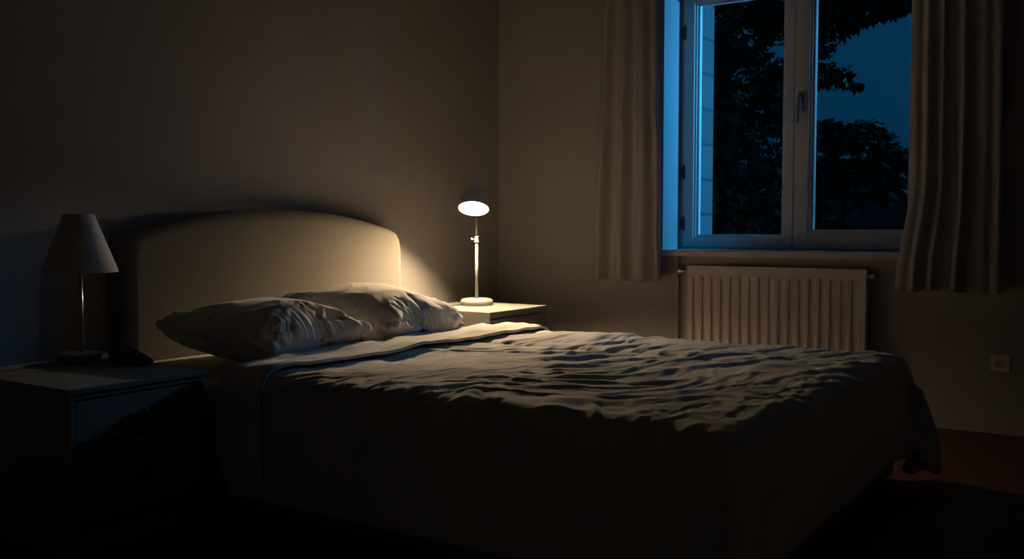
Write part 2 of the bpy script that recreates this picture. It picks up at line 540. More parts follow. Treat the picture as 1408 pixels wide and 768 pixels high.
def duvet_amp(p, n):
    # long creases pulled diagonally over the bed, denser near the near rim
    flat = max(0.0, n.z)
    wob = Vector((noise.noise(p*1.7), noise.noise(p*1.7+Vector((7, 3, 1))), 0))*.17
    q = p+wob
    def dirn(deg, a, b, off):
        c, s_ = math.cos(math.radians(deg)), math.sin(math.radians(deg))
        return Vector(((q.x*c+q.y*s_)*a+off, (-q.x*s_+q.y*c)*b, off*.7))
    def crease(v, lo):
        r = 1-abs(noise.noise(v))*2.2
        return max(0, r-lo)/(1-lo)
    m1 = max(0, min(1, .5+noise.noise(p*1.5+Vector((2, 9, 0)))*1.7))
    m2 = max(0, min(1, .5+noise.noise(p*1.9+Vector((12, 5, 0)))*1.7))
    a = max(0, noise.noise(dirn(-40, 1.0, 5.2, .3)))
    b = crease(dirn(-32, 1.2, 6.5, 1.7), .40)**1.2
    c = crease(dirn(-52, 1.6, 8.5, 4.4), .45)**1.2
    d = crease(dirn(-14, 2.2, 14, 7.1), .50)
    e_ = crease(dirn(15, 2.6, 10, 9.3), .6)
    corner = smooth01((p-Vector((BX0, BY0, p.z))).length/.55)
    top = (a*.013+b*.011*m1+c*.009*m2+d*.005*(1-m2*.5)+e_*.003*(1-m1))*(.35+.65*corner)
    # gathers pulled over the near rim and the foot rim
    rim = max(0, 1-abs(p.x-(BX0+.10))/.22)
    rimf = max(0, 1-abs(p.y-(BY0+.12))/.26)
    g1_ = crease(Vector((p.x*2.4, p.y*9-p.x*4, 3.1)), .35)
    g2_ = crease(Vector((p.x*9-p.y*3, p.y*2.4, 6.1)), .35)
    top += (rim*g1_*.011+rimf*g2_*.006)*(.4+.6*corner)
    fine = noise.noise(p*24)*.5+.5
    along = p.y if abs(n.x) > abs(n.y) else p.x
    side = (.5+.5*noise.noise(Vector((along*9, p.z*1.5, 2))))*.009+rimf*g2_*.003
    return top*flat**.5+side*(1-flat)+fine*.003+.002

face_up(duvet_me)
duvet_low = duvet_me.copy()
duvet_me = subdiv(duvet_me, 2)
wrinkle_mesh(duvet_me, duvet_amp)
wrinkle_mesh(duvet_low, duvet_amp)
# ---- turned back edge: a second strip lying over the head end of the duvet
duvet_col = link('sim_duvet_col', duvet_low); add_collision(duvet_col, .014)
zmax = max(v.co.z for v in duvet_me.vertices)
print('zmax', zmax)
#
g1 = grid_bm(BX0-.352, BX1+.34, -1.045, -.835, 112, 11, lambda x, y: zmax+.012+.004*wr((x*6, y*6, 3)))
fold_sim = obj('sim_fold', skew(g1), None)
vg = fold_sim.vertex_groups.new(name='held')
vg.add([v.index for v in fold_sim.data.vertices if BX0+.2 < v.co.x < BX1-.2 and v.co.y > -.92], 1.0, 'REPLACE')
def set_fold(s, c):
    set_duvet(s, c); s.bending_stiffness = 1.0
    c.distance_min = .008
fold_me = run_cloth(fold_sim, 60, set_fold)
wipe(fold_sim)
print('fold sim', round(time.time()-T0, 1))
face_up(fold_me); fold_me = subdiv(fold_me, 1)
def fold_amp(p, n):
    q = p+Vector((noise.noise(p*2), noise.noise(p*2+Vector((4, 1, 0))), 0))*.1
    b = max(0, ridge((q.x*2.2, q.y*9-q.x*2, 1.1))-.4)
    return b*.010*max(0, n.z)+.003*(noise.noise(p*14)*.5+.5)
fold_low = fold_me.copy()
wrinkle_mesh(fold_me, fold_amp)

def cloth_object(name, me, m, parent, th):
    me.materials.clear(); me.materials.append(m)
    o = link(name, me, m, parent, True)
    so = o.modifiers.new('thickness', 'SOLIDIFY'); so.thickness = th; so.offset = 1; so.use_even_offset = False
    return o
fold_col = link('sim_fold_col', fold_low); add_collision(fold_col, .022)

duvet = cloth_object('duvet', duvet_me, M['duvet'], None, .012)
tag(duvet, 'rumpled grey brown duvet spread over the bed, hanging over its sides', 'duvet')
fold = cloth_object('turned_back_edge', fold_me, M['duvet'], duvet, .010)

# ---- pillows
def pillow_bm(w, d, nx, ny):
    bm = bmesh.new()
    def lay(s):
        out = []
        for j in range(ny+1):
            row = []
            for i in range(nx+1):
                u, v = i/nx*2-1, j/ny*2-1
                x = u*w/2*(1-.03*(1-v*v)); y = v*d/2*(1-.03*(1-u*u))
                row.append((x, y, .030*s*((1-u**4)*(1-v**4))))
            out.append(row)
        return out
    A = [[bm.verts.new(p) for p in r] for r in lay(1)]
    Bv = []
    for j, r in enumerate(lay(-1)):
        row = []
        for i, p in enumerate(r):
            if i in (0, nx) or j in (0, ny): row.append(A[j][i])
            else: row.append(bm.verts.new(p))
        Bv.append(row)
    for G, flip in ((A, False), (Bv, True)):
        for j in range(ny):
            for i in range(nx):
                f = [G[j][i], G[j][i+1], G[j+1][i+1], G[j+1][i]]
                if flip: f.reverse()
                bm.faces.new(f)
    return bm
PNX, PNY, UPS = 52, 38, 4

def cr(a, b, c, d, t):
    return 0.5*((2*b)+(c-a)*t+(2*a-5*b+4*c-d)*t*t+(3*b-a-3*c+d)*t*t*t)

def upsample(G):
    def line(P):
        P = [P[0]*2-P[1]]+P+[P[-1]*2-P[-2]]
        out = []
        for i in range(1, len(P)-2):
            for k in range(UPS): out.append(cr(P[i-1], P[i], P[i+1], P[i+2], k/UPS))
        out.append(P[-2].copy()); return out
    rows = [line(r) for r in G]
    cols = [line([rows[j][i] for j in range(len(rows))]) for i in range(len(rows[0]))]
    return [[cols[i][j] for i in range(len(cols))] for j in range(len(cols[0]))]

def pillow_fold(u, v, seed):
    """gathers running in from the seams, longest at the corners; none on the crown"""
    h = 0
    for t, a, k in ((1-abs(u), v, 1.0 if u > 0 else 2.0), (1-abs(v), u*1.35, 3.0 if v > 0 else 4.0)):
        # a fan: folds lean toward the nearest corner
        aa = a*(1+.55*t)
        n1 = ridge((aa*4.2+seed, t*.55, k*3.1+seed)); n2 = ridge((aa*8.5+seed*2, t*1.1, k*1.7))
        reach = .40+.38*noise.noise(Vector((aa*2.3, k*5, seed)))
        env = smooth01(t/.05)*(1-smooth01((t-.12)/max(.12, reach)))
        h += env*(max(0, n1-.25)*.014+max(0, n2-.35)*.006)
    q = Vector((u*1.4+seed, v*1.0, seed*.3))
    h += max(0, ridge((q.x*1.3+q.y*1.2, q.y*2.6-q.x*.9, 2.2))-.55)*.008
    return h
def smooth01(t):
    t = max(0, min(1, t)); return t*t*(3-2*t)

def make_pillow(w, d, loc, rot, seed, pressure):
    bm = pillow_bm(w, d, PNX, PNY)
    Mx = Matrix.Translation(loc) @ Matrix.Rotation(rot[2], 4, 'Z') @ Matrix.Rotation(rot[0], 4, 'X') @ Matrix.Rotation(rot[1], 4, 'Y')
    for v in bm.verts:
        n = noise.noise(Vector((v.co.x*7+seed, v.co.y*7, seed)))*.006
        v.co = Mx @ (v.co+Vector((0, 0, n)))
    o = obj('sim_pillow', bm, None)
    def st(s, c):
        s.mass = .15; s.air_damping = 3
        s.effector_weights.gravity = .18
        s.tension_stiffness = 18; s.compression_stiffness = 18; s.shear_stiffness = 4; s.bending_stiffness = .08
        s.tension_damping = 6; s.compression_damping = 6; s.shear_damping = 5
        s.use_pressure = True; s.uniform_pressure_force = pressure; s.pressure_factor = 1
        c.distance_min = .005; s.quality = 7
        c.use_self_collision = False
    me = run_cloth(o, 56, st)
    wipe(o)
    low = me
    P = [v.co.copy() for v in me.vertices]
    W1 = PNX+1
    A = [[P[j*W1+i] for i in range(W1)] for j in range(PNY+1)]
    Bv = []; k = W1*(PNY+1)
    for j in range(PNY+1):
        row = []
        for i in range(W1):
            if i in (0, PNX) or j in (0, PNY): row.append(A[j][i])
            else: row.append(P[k]); k += 1
        Bv.append(row)
    verts, faces = [], []
    A, Bv = upsample(A), upsample(Bv)
    H, Wd = len(A), len(A[0])
    idx = {}
    for s_, G in ((0, A), (1, Bv)):
        for j in range(H):
            for i in range(Wd):
                rim = i in (0, Wd-1) or j in (0, H-1)
                if s_ and rim: idx[(1, j, i)] = idx[(0, j, i)]; continue
                p = G[j][i]
                if not rim:
                    a = G[j][i+1]-G[j][i-1]; b = G[j+1][i]-G[j-1][i]
                    n = a.cross(b).normalized()*(-1 if s_ else 1)
                    if not s_:
                        p = p+n*pillow_fold(i/(Wd-1)*2-1, j/(H-1)*2-1, seed)
                idx[(s_, j, i)] = len(verts); verts.append(tuple(p))
    for s_ in (0, 1):
        for j in range(H-1):
            for i in range(Wd-1):
                f = (idx[(s_, j, i)], idx[(s_, j, i+1)], idx[(s_, j+1, i+1)], idx[(s_, j+1, i)])
                faces.append(f[::-1] if s_ else f)
    me = bpy.data.meshes.new('pillow'); me.from_pydata(verts, [], faces); me.update()
    return me, A, low
hb_col = collider(boxes(((-2.672, -.128, .1), (-1.038, .0, 1.0))))
def lean(h):
    """the slope a pillow leans on against the headboard while it settles"""
    bm = bmesh.new()
    for x in (-2.8, -1.1):
        for y, z in ((-.80, MZ), (-.10, MZ), (-.10, MZ+h)): bm.verts.new((x, y, z))
    bmesh.ops.convex_hull(bm, input=bm.verts[:])
    return collider(bm)
wd = lean(.13)
pR, AR, lowR = make_pillow(.70, .66, (-1.735, -.550, .58), (math.radians(20), 0, math.radians(2)), 3.0, 3.8)
wipe(wd)
pR_col = link('sim_pr_col', lowR); add_collision(pR_col, .018)
wd = lean(.075)
pL, AL, lowL = make_pillow(.62, .66, (-2.365, -.595, .56), (math.radians(13), 0, math.radians(-4)), 11.0, 5.0)
wipe(wd)
print('pillow sim', round(time.time()-T0, 1))
pillows = []
for me, lab in ((pL, 'nearer white pillow, at the unlit lamp side of the bed'), (pR, 'farther white pillow, brightly lit beside the glowing desk lamp')):
    o = link('pillow', me, M['pillow'], None, True)
    tag(o, lab, 'pillow', 'pillows at the head of the bed')
    pillows.append(o)
for o in list(bpy.data.objects):
    if o.name.startswith('sim_'):
        wipe(o)
for o in bpy.data.objects:
    for m in list(o.modifiers):
        if m.type == 'COLLISION': o.modifiers.remove(m)
SC.frame_set(1)

# ------------------------------------------------------------------ nightstands
def nightstand(label, x0, x1, yf, yb, h, drawers):
    cx, cy = (x0+x1)/2, (yf+yb)/2
    r = empty('nightstand', (cx, cy, 0), label, 'nightstand', 'nightstands either side of the bed')
    w, d = x1-x0, yb-yf
    t = .018
    ov = .010
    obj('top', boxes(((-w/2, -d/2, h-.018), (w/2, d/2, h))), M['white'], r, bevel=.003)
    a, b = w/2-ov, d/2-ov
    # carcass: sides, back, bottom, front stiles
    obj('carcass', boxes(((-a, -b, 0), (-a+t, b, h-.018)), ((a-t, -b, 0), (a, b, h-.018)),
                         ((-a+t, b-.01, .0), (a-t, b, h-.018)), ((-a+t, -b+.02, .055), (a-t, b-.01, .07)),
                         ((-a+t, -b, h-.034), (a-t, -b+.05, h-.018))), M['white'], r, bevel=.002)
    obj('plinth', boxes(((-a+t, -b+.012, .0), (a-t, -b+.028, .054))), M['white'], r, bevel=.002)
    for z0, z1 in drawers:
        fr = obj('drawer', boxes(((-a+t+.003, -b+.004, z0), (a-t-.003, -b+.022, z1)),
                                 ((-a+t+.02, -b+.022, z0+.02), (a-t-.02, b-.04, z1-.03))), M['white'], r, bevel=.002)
        bm = bmesh.new()
        lathe(bm, [(.006, -.001), (.006, .010), (.014, .015), (.0165, .021), (.015, .027), (.008, .030), (0, .0305)], 24,
              Matrix.Translation((0, -b+.004, (z0+z1)/2)) @ Matrix.Rotation(PI/2, 4, 'X'))
        obj('knob', bm, M['black'], fr, smooth=True)
    return r
NLH, NRH = .492, .532
nightstand('white two drawer nightstand with black knobs beneath the unlit cone lamp', -3.362, -2.878, -.845, -.22, NLH,
           [(.098, .322), (.330, .452)])
nightstand('white nightstand in the corner beneath the glowing desk lamp', -1.03, -.495, -.66, -.11, NRH,
           [(.098, .338), (.346, .492)])

# ------------------------------------------------------------------ lamps
def cone_lamp():
    x, y, z = -2.993, -.338, NLH+.0004
    r = empty('table_lamp', (x, y, z), 'unlit table lamp with pale cone shade on the left nightstand', 'lamp')
    bm = bmesh.new()
    lathe(bm, [(0, 0), (.078, 0), (.0825, .004), (.0835, .018), (.080, .027), (.071, .031), (0, .033)], 56)
    obj('base', bm, M['white_metal'], r, smooth=True)
    bm = bmesh.new(); lathe(bm, [(.0075, .031), (.0075, .325)], 18)
    obj('pole', bm, M['steel'], r, smooth=True)
    bm = bmesh.new(); lathe(bm, [(.010, .300), (.020, .302), (.020, .345), (.016, .35), (.016, .37), (0, .371)], 24)
    obj('bulb_holder', bm, M['white_metal'], r, smooth=True)
    bm = bmesh.new()
    r0, r1, z0, z1 = .121, .048, .305, .502
    t = .0025
    lathe(bm, [(r0, z0), (r0, z0+.006), (r1+.0015, z1-.004), (r1, z1), (r1-t, z1), (r1-t, z1-.006), (r0-t, z0+.006), (r0-t, z0), (r0, z0)], 64, cap=False)
    sh = obj('lamp_shade', bm, M['lampshade'], r, smooth=True)
    bm = bmesh.new()
    for k in range(3):
        a = 2*PI*k/3+.4
        tube(bm, [(.014*math.cos(a), .014*math.sin(a), .352), (.5*(.014+.0975)*math.cos(a), .5*(.014+.0975)*math.sin(a), .362), (.0975*math.cos(a), .0975*math.sin(a), .362)], .0016, 6)
    obj('shade_carrier', bm, M['steel'], sh)
cone_lamp()

def desk_lamp():
    x, y, z = -.697, -.340, NRH+.0004
    r = empty('desk_lamp', (x, y, z), 'glowing white desk lamp with bell shade on the corner nightstand', 'lamp')
    bm = bmesh.new()
    lathe(bm, [(0, 0), (.084, 0), (.088, .004), (.0885, .016), (.086, .027), (.076, .035), (.055, .038), (0, .0395)], 56)
    obj('base', bm, M['white_metal'], r, smooth=True)
    bm = bmesh.new(); lathe(bm, [(.0085, .036), (.0085, .345)], 20); obj('lower_pole', bm, M['white_metal'], r, smooth=True)
    bm = bmesh.new(); lathe(bm, [(.0055, .34), (.0055, .62)], 16); obj('upper_pole', bm, M['white_metal'], r, smooth=True)
    bm = bmesh.new()
    lathe(bm, [(.0085, .335), (.0135, .336), (.0135, .342), (.0105, .344), (.0105, .360), (.012, .362), (.012, .368), (.006, .370)], 24)
    cl = obj('height_collar', bm, M['white_metal'], r, smooth=True)
    bm = bmesh.new()
    side = -rt
    p0 = Vector((0, 0, .353))+side*.010
    tube(bm, [p0, p0+side*.010], .004, 12); tube(bm, [p0+side*.010, p0+side*.019], .0075, 14)
    obj('clamp_screw', bm, M['white_metal'], cl)
    # shade: axis leans out of the wall corner towards the bed, mouth down
    hd = Vector((fw.x, fw.y, 0)).normalized()
    tilt = math.radians(26)
    axis = (Vector((0, 0, 1))*math.cos(tilt)+hd*math.sin(tilt)+rt*.045).normalized()    # from mouth to cap
    sx = axis.cross(Vector((0, 1, 0))).normalized(); sy = axis.cross(sx).normalized()
    mouth = Vector((0, 0, .512)) - hd*.150 - rt*.010
    MX = Matrix(((sx.x, sy.x, axis.x, mouth.x), (sx.y, sy.y, axis.y, mouth.y), (sx.z, sy.z, axis.z, mouth.z), (0, 0, 0, 1)))
    out = [(.0800, 0), (.0785, .012), (.074, .030), (.066, .052), (.055, .076), (.044, .096), (.0365, .110), (.0335, .122), (.0325, .160), (.030, .170), (.022, .177), (0, .179)]
    inn = [(0, .172), (.028, .160), (.030, .122), (.034, .110), (.052, .075), (.063, .051), (.071, .030), (.0755, .012), (.0765, 0)]
    bm = bmesh.new(); lathe(bm, out+inn+[out[0]], 56, MX, cap=False)
    sh = obj('lamp_shade', bm, M['shade_metal'], r, smooth=True)
    bm = bmesh.new()
    lathe(bm, [(0, .024), (.013, .0255), (.023, .030), (.0305, .038), (.034, .049), (.0335, .059), (.029, .069), (.023, .080), (.018, .092), (.015, .105), (.014, .150), (0, .151)], 40, MX)
    obj('bulb', bm, M['bulb'], sh, smooth=True)
    # joint from the pole to the shade
    bm = bmesh.new()
    top = Vector((0, 0, .62))
    tube(bm, [top-Vector((0, 0, .012)), top+Vector((0, 0, .012))], .010, 14)
    tube(bm, [top, MX @ Vector((0, 0, .165))], .007, 12)
    obj('swivel_joint', bm, M['white_metal'], r)
    # cord: from the base over the back of the nightstand
    bm = bmesh.new()
    tube(bm, catmull([(-.080, .035, .006), (-.16, .085, .0045), (-.225, .10, .0045), (-.270, .085, .0045), (-.310, .06, .0042)], 6)
         + [Vector((-.330, .055, .0042)), Vector((-.338, .053, .003)), Vector((-.3445, .052, -.012)), Vector((-.345, .052, -.10)), Vector((-.345, .052, -.50))], .003, 8)
    obj('power_cord', bm, M['rubber'], r, smooth=True)
desk_lamp()

# ------------------------------------------------------------------ cordless telephone
def telephone():
    x, y = -2.93, -.52
    r = empty('telephone', (x, y, NLH+.0004), 'black cordless telephone lying on the left nightstand beside the lamp', 'telephone', rz=math.radians(-2))
    # local: length along -y (front end at y<0); back end raised in a cradle
    def slab(prof, w, bulge=.0, n=8):
        """prof: list of (y, zlow, zhigh); rounded section across x"""
        bm = bmesh.new(); rings = []
        for yy, zl, zh, ww in prof:
            ring = []
            for k in range(20):
                a = 2*PI*k/20
                cx_, cz_ = math.cos(a), math.sin(a)
                sx_ = math.copysign(abs(cx_)**.5, cx_); sz_ = math.copysign(abs(cz_)**.6, cz_)
                ring.append(bm.verts.new((ww/2*sx_, yy, (zl+zh)/2+(zh-zl)/2*sz_)))
            rings.append(ring)
        for a_, b_ in zip(rings, rings[1:]):
            for k in range(20):
                bm.faces.new((a_[k], a_[(k+1) % 20], b_[(k+1) % 20], b_[k]))
        bm.faces.new(rings[0]); bm.faces.new(rings[-1])
        return bm
    # charging cradle
    obj('cradle', slab([(.085, .0, .010, .05), (.08, 0, .030, .062), (.04, 0, .020, .068), (.0, 0, .012, .068), (-.03, 0, .008, .06), (-.04, 0, .004, .05)], 0), M['black_plastic'], r, smooth=True)
    hs = slab([(.092, .053, .058, .030), (.088, .046, .064, .042), (.07, .036, .062, .048), (.035, .020, .053, .050), (-.005, .010, .042, .051),
               (-.045, .005, .034, .051), (-.075, .004, .027, .050), (-.092, .005, .021, .046), (-.098, .009, .016, .034)], 0)
    h = obj('handset', hs, M['black_plastic'], r, smooth=True)
    # top surface height along the handset
    def zt(yy):
        P = [(.088, .064), (.07, .062), (.035, .053), (-.005, .042), (-.045, .034), (-.075, .027), (-.092, .021)]
        for (a, za), (b, zb) in zip(P, P[1:]):
            if b <= yy <= a: return zb+(za-zb)*(yy-b)/(a-b)
        return .03
    def tile(x0, x1, y0, y1, up_):
        bm = bmesh.new()
        v = [bm.verts.new((xx, yy, zt(yy)+dz)) for dz in (-.004, up_) for xx, yy in ((x0, y0), (x1, y0), (x1, y1), (x0, y1))]
        for f in ((0,3,2,1),(4,5,6,7),(0,1,5,4),(1,2,6,5),(2,3,7,6),(3,0,4,7)): bm.faces.new([v[i] for i in f])
        return bm
    obj('display', tile(-.017, .017, .030, .060, .0012), M['screen'], h, bevel=.001)
    obj('earpiece', tile(-.010, .010, .072, .078, .0012), M['rubber'], h)
    for j in range(5):
        for i in range(3):
            xx = (i-1)*.0135; yy = .012-j*.0165
            obj('key', tile(xx-.005, xx+.005, yy-.005, yy+.005, .0022), M['grey_plastic'], h, bevel=.001)
    bm = bmesh.new()
    tube(bm, catmull([(.012, .085, .010), (.022, .10, .0045), (.030, .13, .0035), (.033, .20, .0035), (.034, .285, .0035), (.034, .310, .0036)], 6)
         + [Vector((.034, .319, -.008)), Vector((.034, .320, -.05)), Vector((.034, .320, -.45))], .0025, 8)
    obj('cord', bm, M['rubber'], r, smooth=True)
telephone()

# ------------------------------------------------------------------ radiator
def radiator():
    y0, y1, z0, z1 = -2.203, -1.282, .155, .742
    r = empty('radiator', (-.05, (y0+y1)/2, 0), 'white ribbed panel radiator under the window', 'radiator')
    base = Vector(r.location)
    def at(name, bm, m=M['radiator'], par=r, **k):
        for v in bm.verts: v.co -= base
        return obj(name, bm, m, par, **k)
    # pressed front sheet: flat border, rows of vertical flutes
    nflu = 17
    xs = -.074
    def sheet(x, sgn, name):
        bm = bmesh.new()
        ys = []
        mrg = .022
        pitch_ = (y1-y0-2*mrg)/nflu
        prof = [(y0, 0)]
        for k in range(nflu):
            a = y0+mrg+k*pitch_
            prof += [(a+.10*pitch_, 0), (a+.22*pitch_, 1), (a+.30*pitch_, 1.0), (a+.70*pitch_, 1.0), (a+.78*pitch_, 1), (a+.90*pitch_, 0)]
        prof.append((y1, 0))
        zz = [(z0, 0), (z0+.028, 0), (z0+.045, 1), (z1-.062, 1), (z1-.045, 0), (z1, 0)]
        V = [[bm.verts.new((x+sgn*.011*d*e, yy, z)) for yy, d in prof] for z, e in zz]
        for a, b in zip(V, V[1:]):
            for i in range(len(prof)-1):
                bm.faces.new((a[i], a[i+1], b[i+1], b[i]))
        o = at(name, bm)
        s = o.modifiers.new('thickness', 'SOLIDIFY'); s.thickness = .0015; s.offset = 0
        return o
    sheet(xs, 1, 'front_panel')
    sheet(-.032, -1, 'rear_panel')
    at('side_cover', boxes(((xs-.003, y0-.004, z0), (-.026, y0+.001, z1+.002))), bevel=.001)
    at('side_cover', boxes(((xs-.003, y1-.001, z0), (-.026, y1+.004, z1+.002))), bevel=.001)
    bb = [((xs-.003, y0, z1-.006), (xs+.003, y1, z1+.003)), ((-.030, y0, z1-.006), (-.025, y1, z1+.003))]
    n = 46
    for k in range(n):
        yy = y0+(y1-y0)*(k+.5)/n
        bb.append(((xs+.003, yy-.005, z1-.004), (-.030, yy+.005, z1+.001)))
    at('top_grille', boxes(*bb))
    at('wall_bracket', boxes(((-.030, y0+.12, z1-.2), (-.001, y0+.15, z1-.08))))
    at('wall_bracket', boxes(((-.030, y1-.15, z1-.2), (-.001, y1-.12, z1-.08))))
    # valve with thermostat head on the left, riser pipe
    vz = z1-.032; vy = y1+.030
    bm = bmesh.new()
    tube(bm, [(-.052, y1+.003, vz), (-.052, y1+.050, vz)], .011, 16)
    tube(bm, [(-.052, y1+.028, vz), (-.022, y1+.058, vz), (-.016, y1+.077, vz)], .008, 12)
    vb = at('valve_body', bm, M['nickel'], smooth=True)
    bm = bmesh.new()
    rr = [(0, 0), (.013, 0), (.017, .004), (.017, .012), (.0215, .016), (.0225, .034), (.0205, .046), (.012, .053), (0, .054)]
    lathe(bm, rr, 28, Matrix.Translation((-.052, y1+.018, vz)) @ Matrix.Rotation(math.radians(-78), 4, 'X'))
    at('thermostat_head', bm, M['nickel'], vb, smooth=True)
    bm = bmesh.new(); tube(bm, [(-.014, y1+.082, 0), (-.014, y1+.082, WZ0-.008)], .0085, 14)
    at('riser_pipe', bm, M['wall'], smooth=True)
    bm = bmesh.new()
    tube(bm, [(-.052, y0-.003, vz), (-.052, y0-.022, vz)], .008, 14); tube(bm, [(-.052, y0-.020, vz), (-.052, y0-.036, vz)], .0125, 16)
    at('bleed_plug', bm, M['radiator'], smooth=True)
radiator()

# ------------------------------------------------------------------ wall socket
def wall_socket():
    y, z = -2.79, .330
    r = empty('wall_socket', (0, y, z), 'square white wall socket with one round recess above the skirting', 'socket')
    bm = bmesh.new()
    # plate with a round well
    s = .040; t = .011; n = 40; R0, R1 = .0205, .0195
    def ring(R, x): return [bm.verts.new((x, R*math.cos(2*PI*k/n), R*math.sin(2*PI*k/n))) for k in range(n)]
    def sq(h, x):
        out = []
        for k in range(n):
            a = 2*PI*k/n; c, q = math.cos(a), math.sin(a)
            m = max(abs(c), abs(q)); out.append(bm.verts.new((x, h*c/m, h*q/m)))
        return out
    rings = [sq(s, 0), sq(s, -t+.003), sq(s-.004, -t), sq(.029, -t-.000), sq(.028, -t-.0015), ring(R0+.002, -t-.0015), ring(R0, -t), ring(R1, -.001)]
    for a, b in zip(rings, rings[1:]):
        for k in range(n):
            bm.faces.new((a[k], a[(k+1) % n], b[(k+1) % n], b[k]))
    bm.faces.new(rings[-1])
    p = obj('cover_plate', bm, M['radiator'], r)
    for dy in (-.0095, .0095):
        bm = bmesh.new()
        lathe(bm, [(.0026, 0), (.0026, .0012)], 14, Matrix.Translation((-.0012, dy, 0)) @ Matrix.Rotation(-PI/2, 4, 'Y'))
        obj('pin_hole', bm, M['black'], p)
    for z_ in (.0165, -.0195):
        obj('earth_clip', boxes(((-.008, -.003, z_), (-.0012, .003, z_+.003))), M['steel'], p)
wall_socket()

# ------------------------------------------------------------------ curtains
def smoothstep(a, b, x):
    t = max(0, min(1, (x-a)/(b-a))); return t*t*(3-2*t)

def curtain(label, edge0, edge1, ridges, xbase, amp, seed, ztop=2.44, zbot=.655):
    """edge0/edge1: functions z -> y of the two side edges. ridges: list of (u, width, depth) folds toward the room."""
    nu, nz = 120, 70
    bm = bmesh.new(); V = []
    for j in range(nz+1):
        z = zbot+(ztop-zbot)*j/nz
        row = []
        for i in range(nu+1):
            u = i/nu
            low = 1-smoothstep(zbot, ztop, z)
            uu = u+.012*noise.noise(Vector((u*4, z*1.3, seed)))
            d = 0
            for ru, rw, rd in ridges:
                d += rd*math.exp(-((uu-ru)/rw)**2)
            d += .05*noise.noise(Vector((u*6, z*.8, seed+3)))
            x = xbase-amp*(.55+.55*low)*d+.004*noise.noise(Vector((u*5, z*5, seed+9)))
            y = edge0(z)+(edge1(z)-edge0(z))*(u+.010*math.sin(u*17+z))
            zz = z-(.006*math.sin(u*9+seed) if j == 0 else 0)
            if z < zbot+.07 and z > zbot+.058: x += .0025      # stitched hem line
            row.append(bm.verts.new((x, y, zz)))
        V.append(row)
    for a, b in zip(V, V[1:]):
        for i in range(nu):
            bm.faces.new((a[i], a[i+1], b[i+1], b[i]))
    o = obj('curtain', bm, M['curtain'], None, smooth=True)
    s = o.modifiers.new('thickness', 'SOLIDIFY'); s.thickness = .003; s.offset = 0
    tag(o, label, 'curtain', 'curtains at the window')
    return o
def lerp(a, b, t): return a+(b-a)*t
def LL(z): return lerp(-.715, -.776, (z-.655)/1.57)
def LR(z): return lerp(-1.150, -1.105, (z-.655)/1.57)+.016*noise.noise(Vector((z*4, 2, 1)))
curtain('pale curtain at the left of the window, nearest the corner', LL, LR,
        [(.12, .10, 1), (.43, .10, .9), (.74, .10, 1.0), (.96, .05, .7)], -.085, .060, 2.0)
def RL(z):
    t = (z-.655)/1.57
    return lerp(-2.345, -2.405, smoothstep(.0, .34, t))-.0*t
def RR(z): return lerp(-2.80, -2.775, (z-.655)/1.57)
curtain('pale curtain at the right of the window, half in shadow', RL, RR,
        [(.04, .07, .35), (.20, .055, 1.0), (.36, .04, 1.0), (.60, .05, 1.15), (.80, .08, .45), (.97, .05, .5)], -.095, .060, 7.0)
rail = bmesh.new()
tube(rail, [(-.085, -3.0, 2.455), (-.085, -.55, 2.455)], .012, 14)
for y in (-3.0, -.55):
    lathe(rail, [(0, -.02), (.02, -.012), (.02, .012), (0, .02)], 16, Matrix.Translation((-.085, y, 2.455)) @ Matrix.Rotation(PI/2, 4, 'X'))
for y in (-2.95, -1.76, -.6):
    tube(rail, [(-.085, y, 2.455), (0, y, 2.455)], .008, 10)
tag(obj('curtain_rail', rail, M['steel'], smooth=True), 'thin metal rail carrying the two window curtains', 'curtain rail')

# ------------------------------------------------------------------ outside: trees, far building, ground
struct(obj('ground', boxes(((WT+.01, -14, -3.2), (40, 30, -3.0))), M['soil']))

def leaf_spray(bm_data, p, size, rnd):
    """one palmate spray: a few pointed leaflets fanned from a stalk point"""
    verts, faces = bm_data
    n = rnd.choice((4, 5, 5, 6))
    d = Vector((rnd.uniform(-1, 1), rnd.uniform(-1, 1), rnd.uniform(-1.0, .15))).normalized()
    s = d.cross(Vector((rnd.uniform(-.5, .5), rnd.uniform(-.5, .5), 1))).normalized()
    nrm = s.cross(d)
    for k in range(n):
        a = (k-(n-1)/2)*math.radians(34)+rnd.uniform(-.15, .15)
        ax = d*math.cos(a)+s*math.sin(a)
        sx = ax.cross(nrm).normalized()
        L_ = size*rnd.uniform(.75, 1.15)*(1-.12*abs(k-(n-1)/2)); w = L_*.19
        droop = Vector((0, 0, -L_*rnd.uniform(.05, .3)))
        b = len(verts)
        verts += [p, p+ax*L_*.35+sx*w*.7+droop*.15, p+ax*L_*.65+sx*w+droop*.5, p+ax*L_+droop,
                  p+ax*L_*.65-sx*w+droop*.5, p+ax*L_*.35-sx*w*.7+droop*.15]
        faces += [(b, b+1, b+2, b+3), (b, b+3, b+4, b+5)]

def foliage(name, clumps, size, m, parent, seed):
    rnd = random.Random(seed)
    data = ([], [])
    base = Vector(parent.location)
    for (cx, cy, cz, rx, ry, rz, n) in clumps:
        for _ in range(int(n*(1.6 if cy > .4 else 1.15))):
            while True:
                q = Vector((rnd.uniform(-1, 1), rnd.uniform(-1, 1), rnd.uniform(-1, 1)))
                if q.length <= 1: break
            p = Vector((cx+q.x*rx, cy+q.y*ry, cz+q.z*rz))-base
            leaf_spray(data, p, size*rnd.uniform(.8, 1.25), rnd)
    me = bpy.data.meshes.new(name); me.from_pydata([tuple(v) for v in data[0]], [], data[1]); me.update()
    return link(name, me, m, parent)


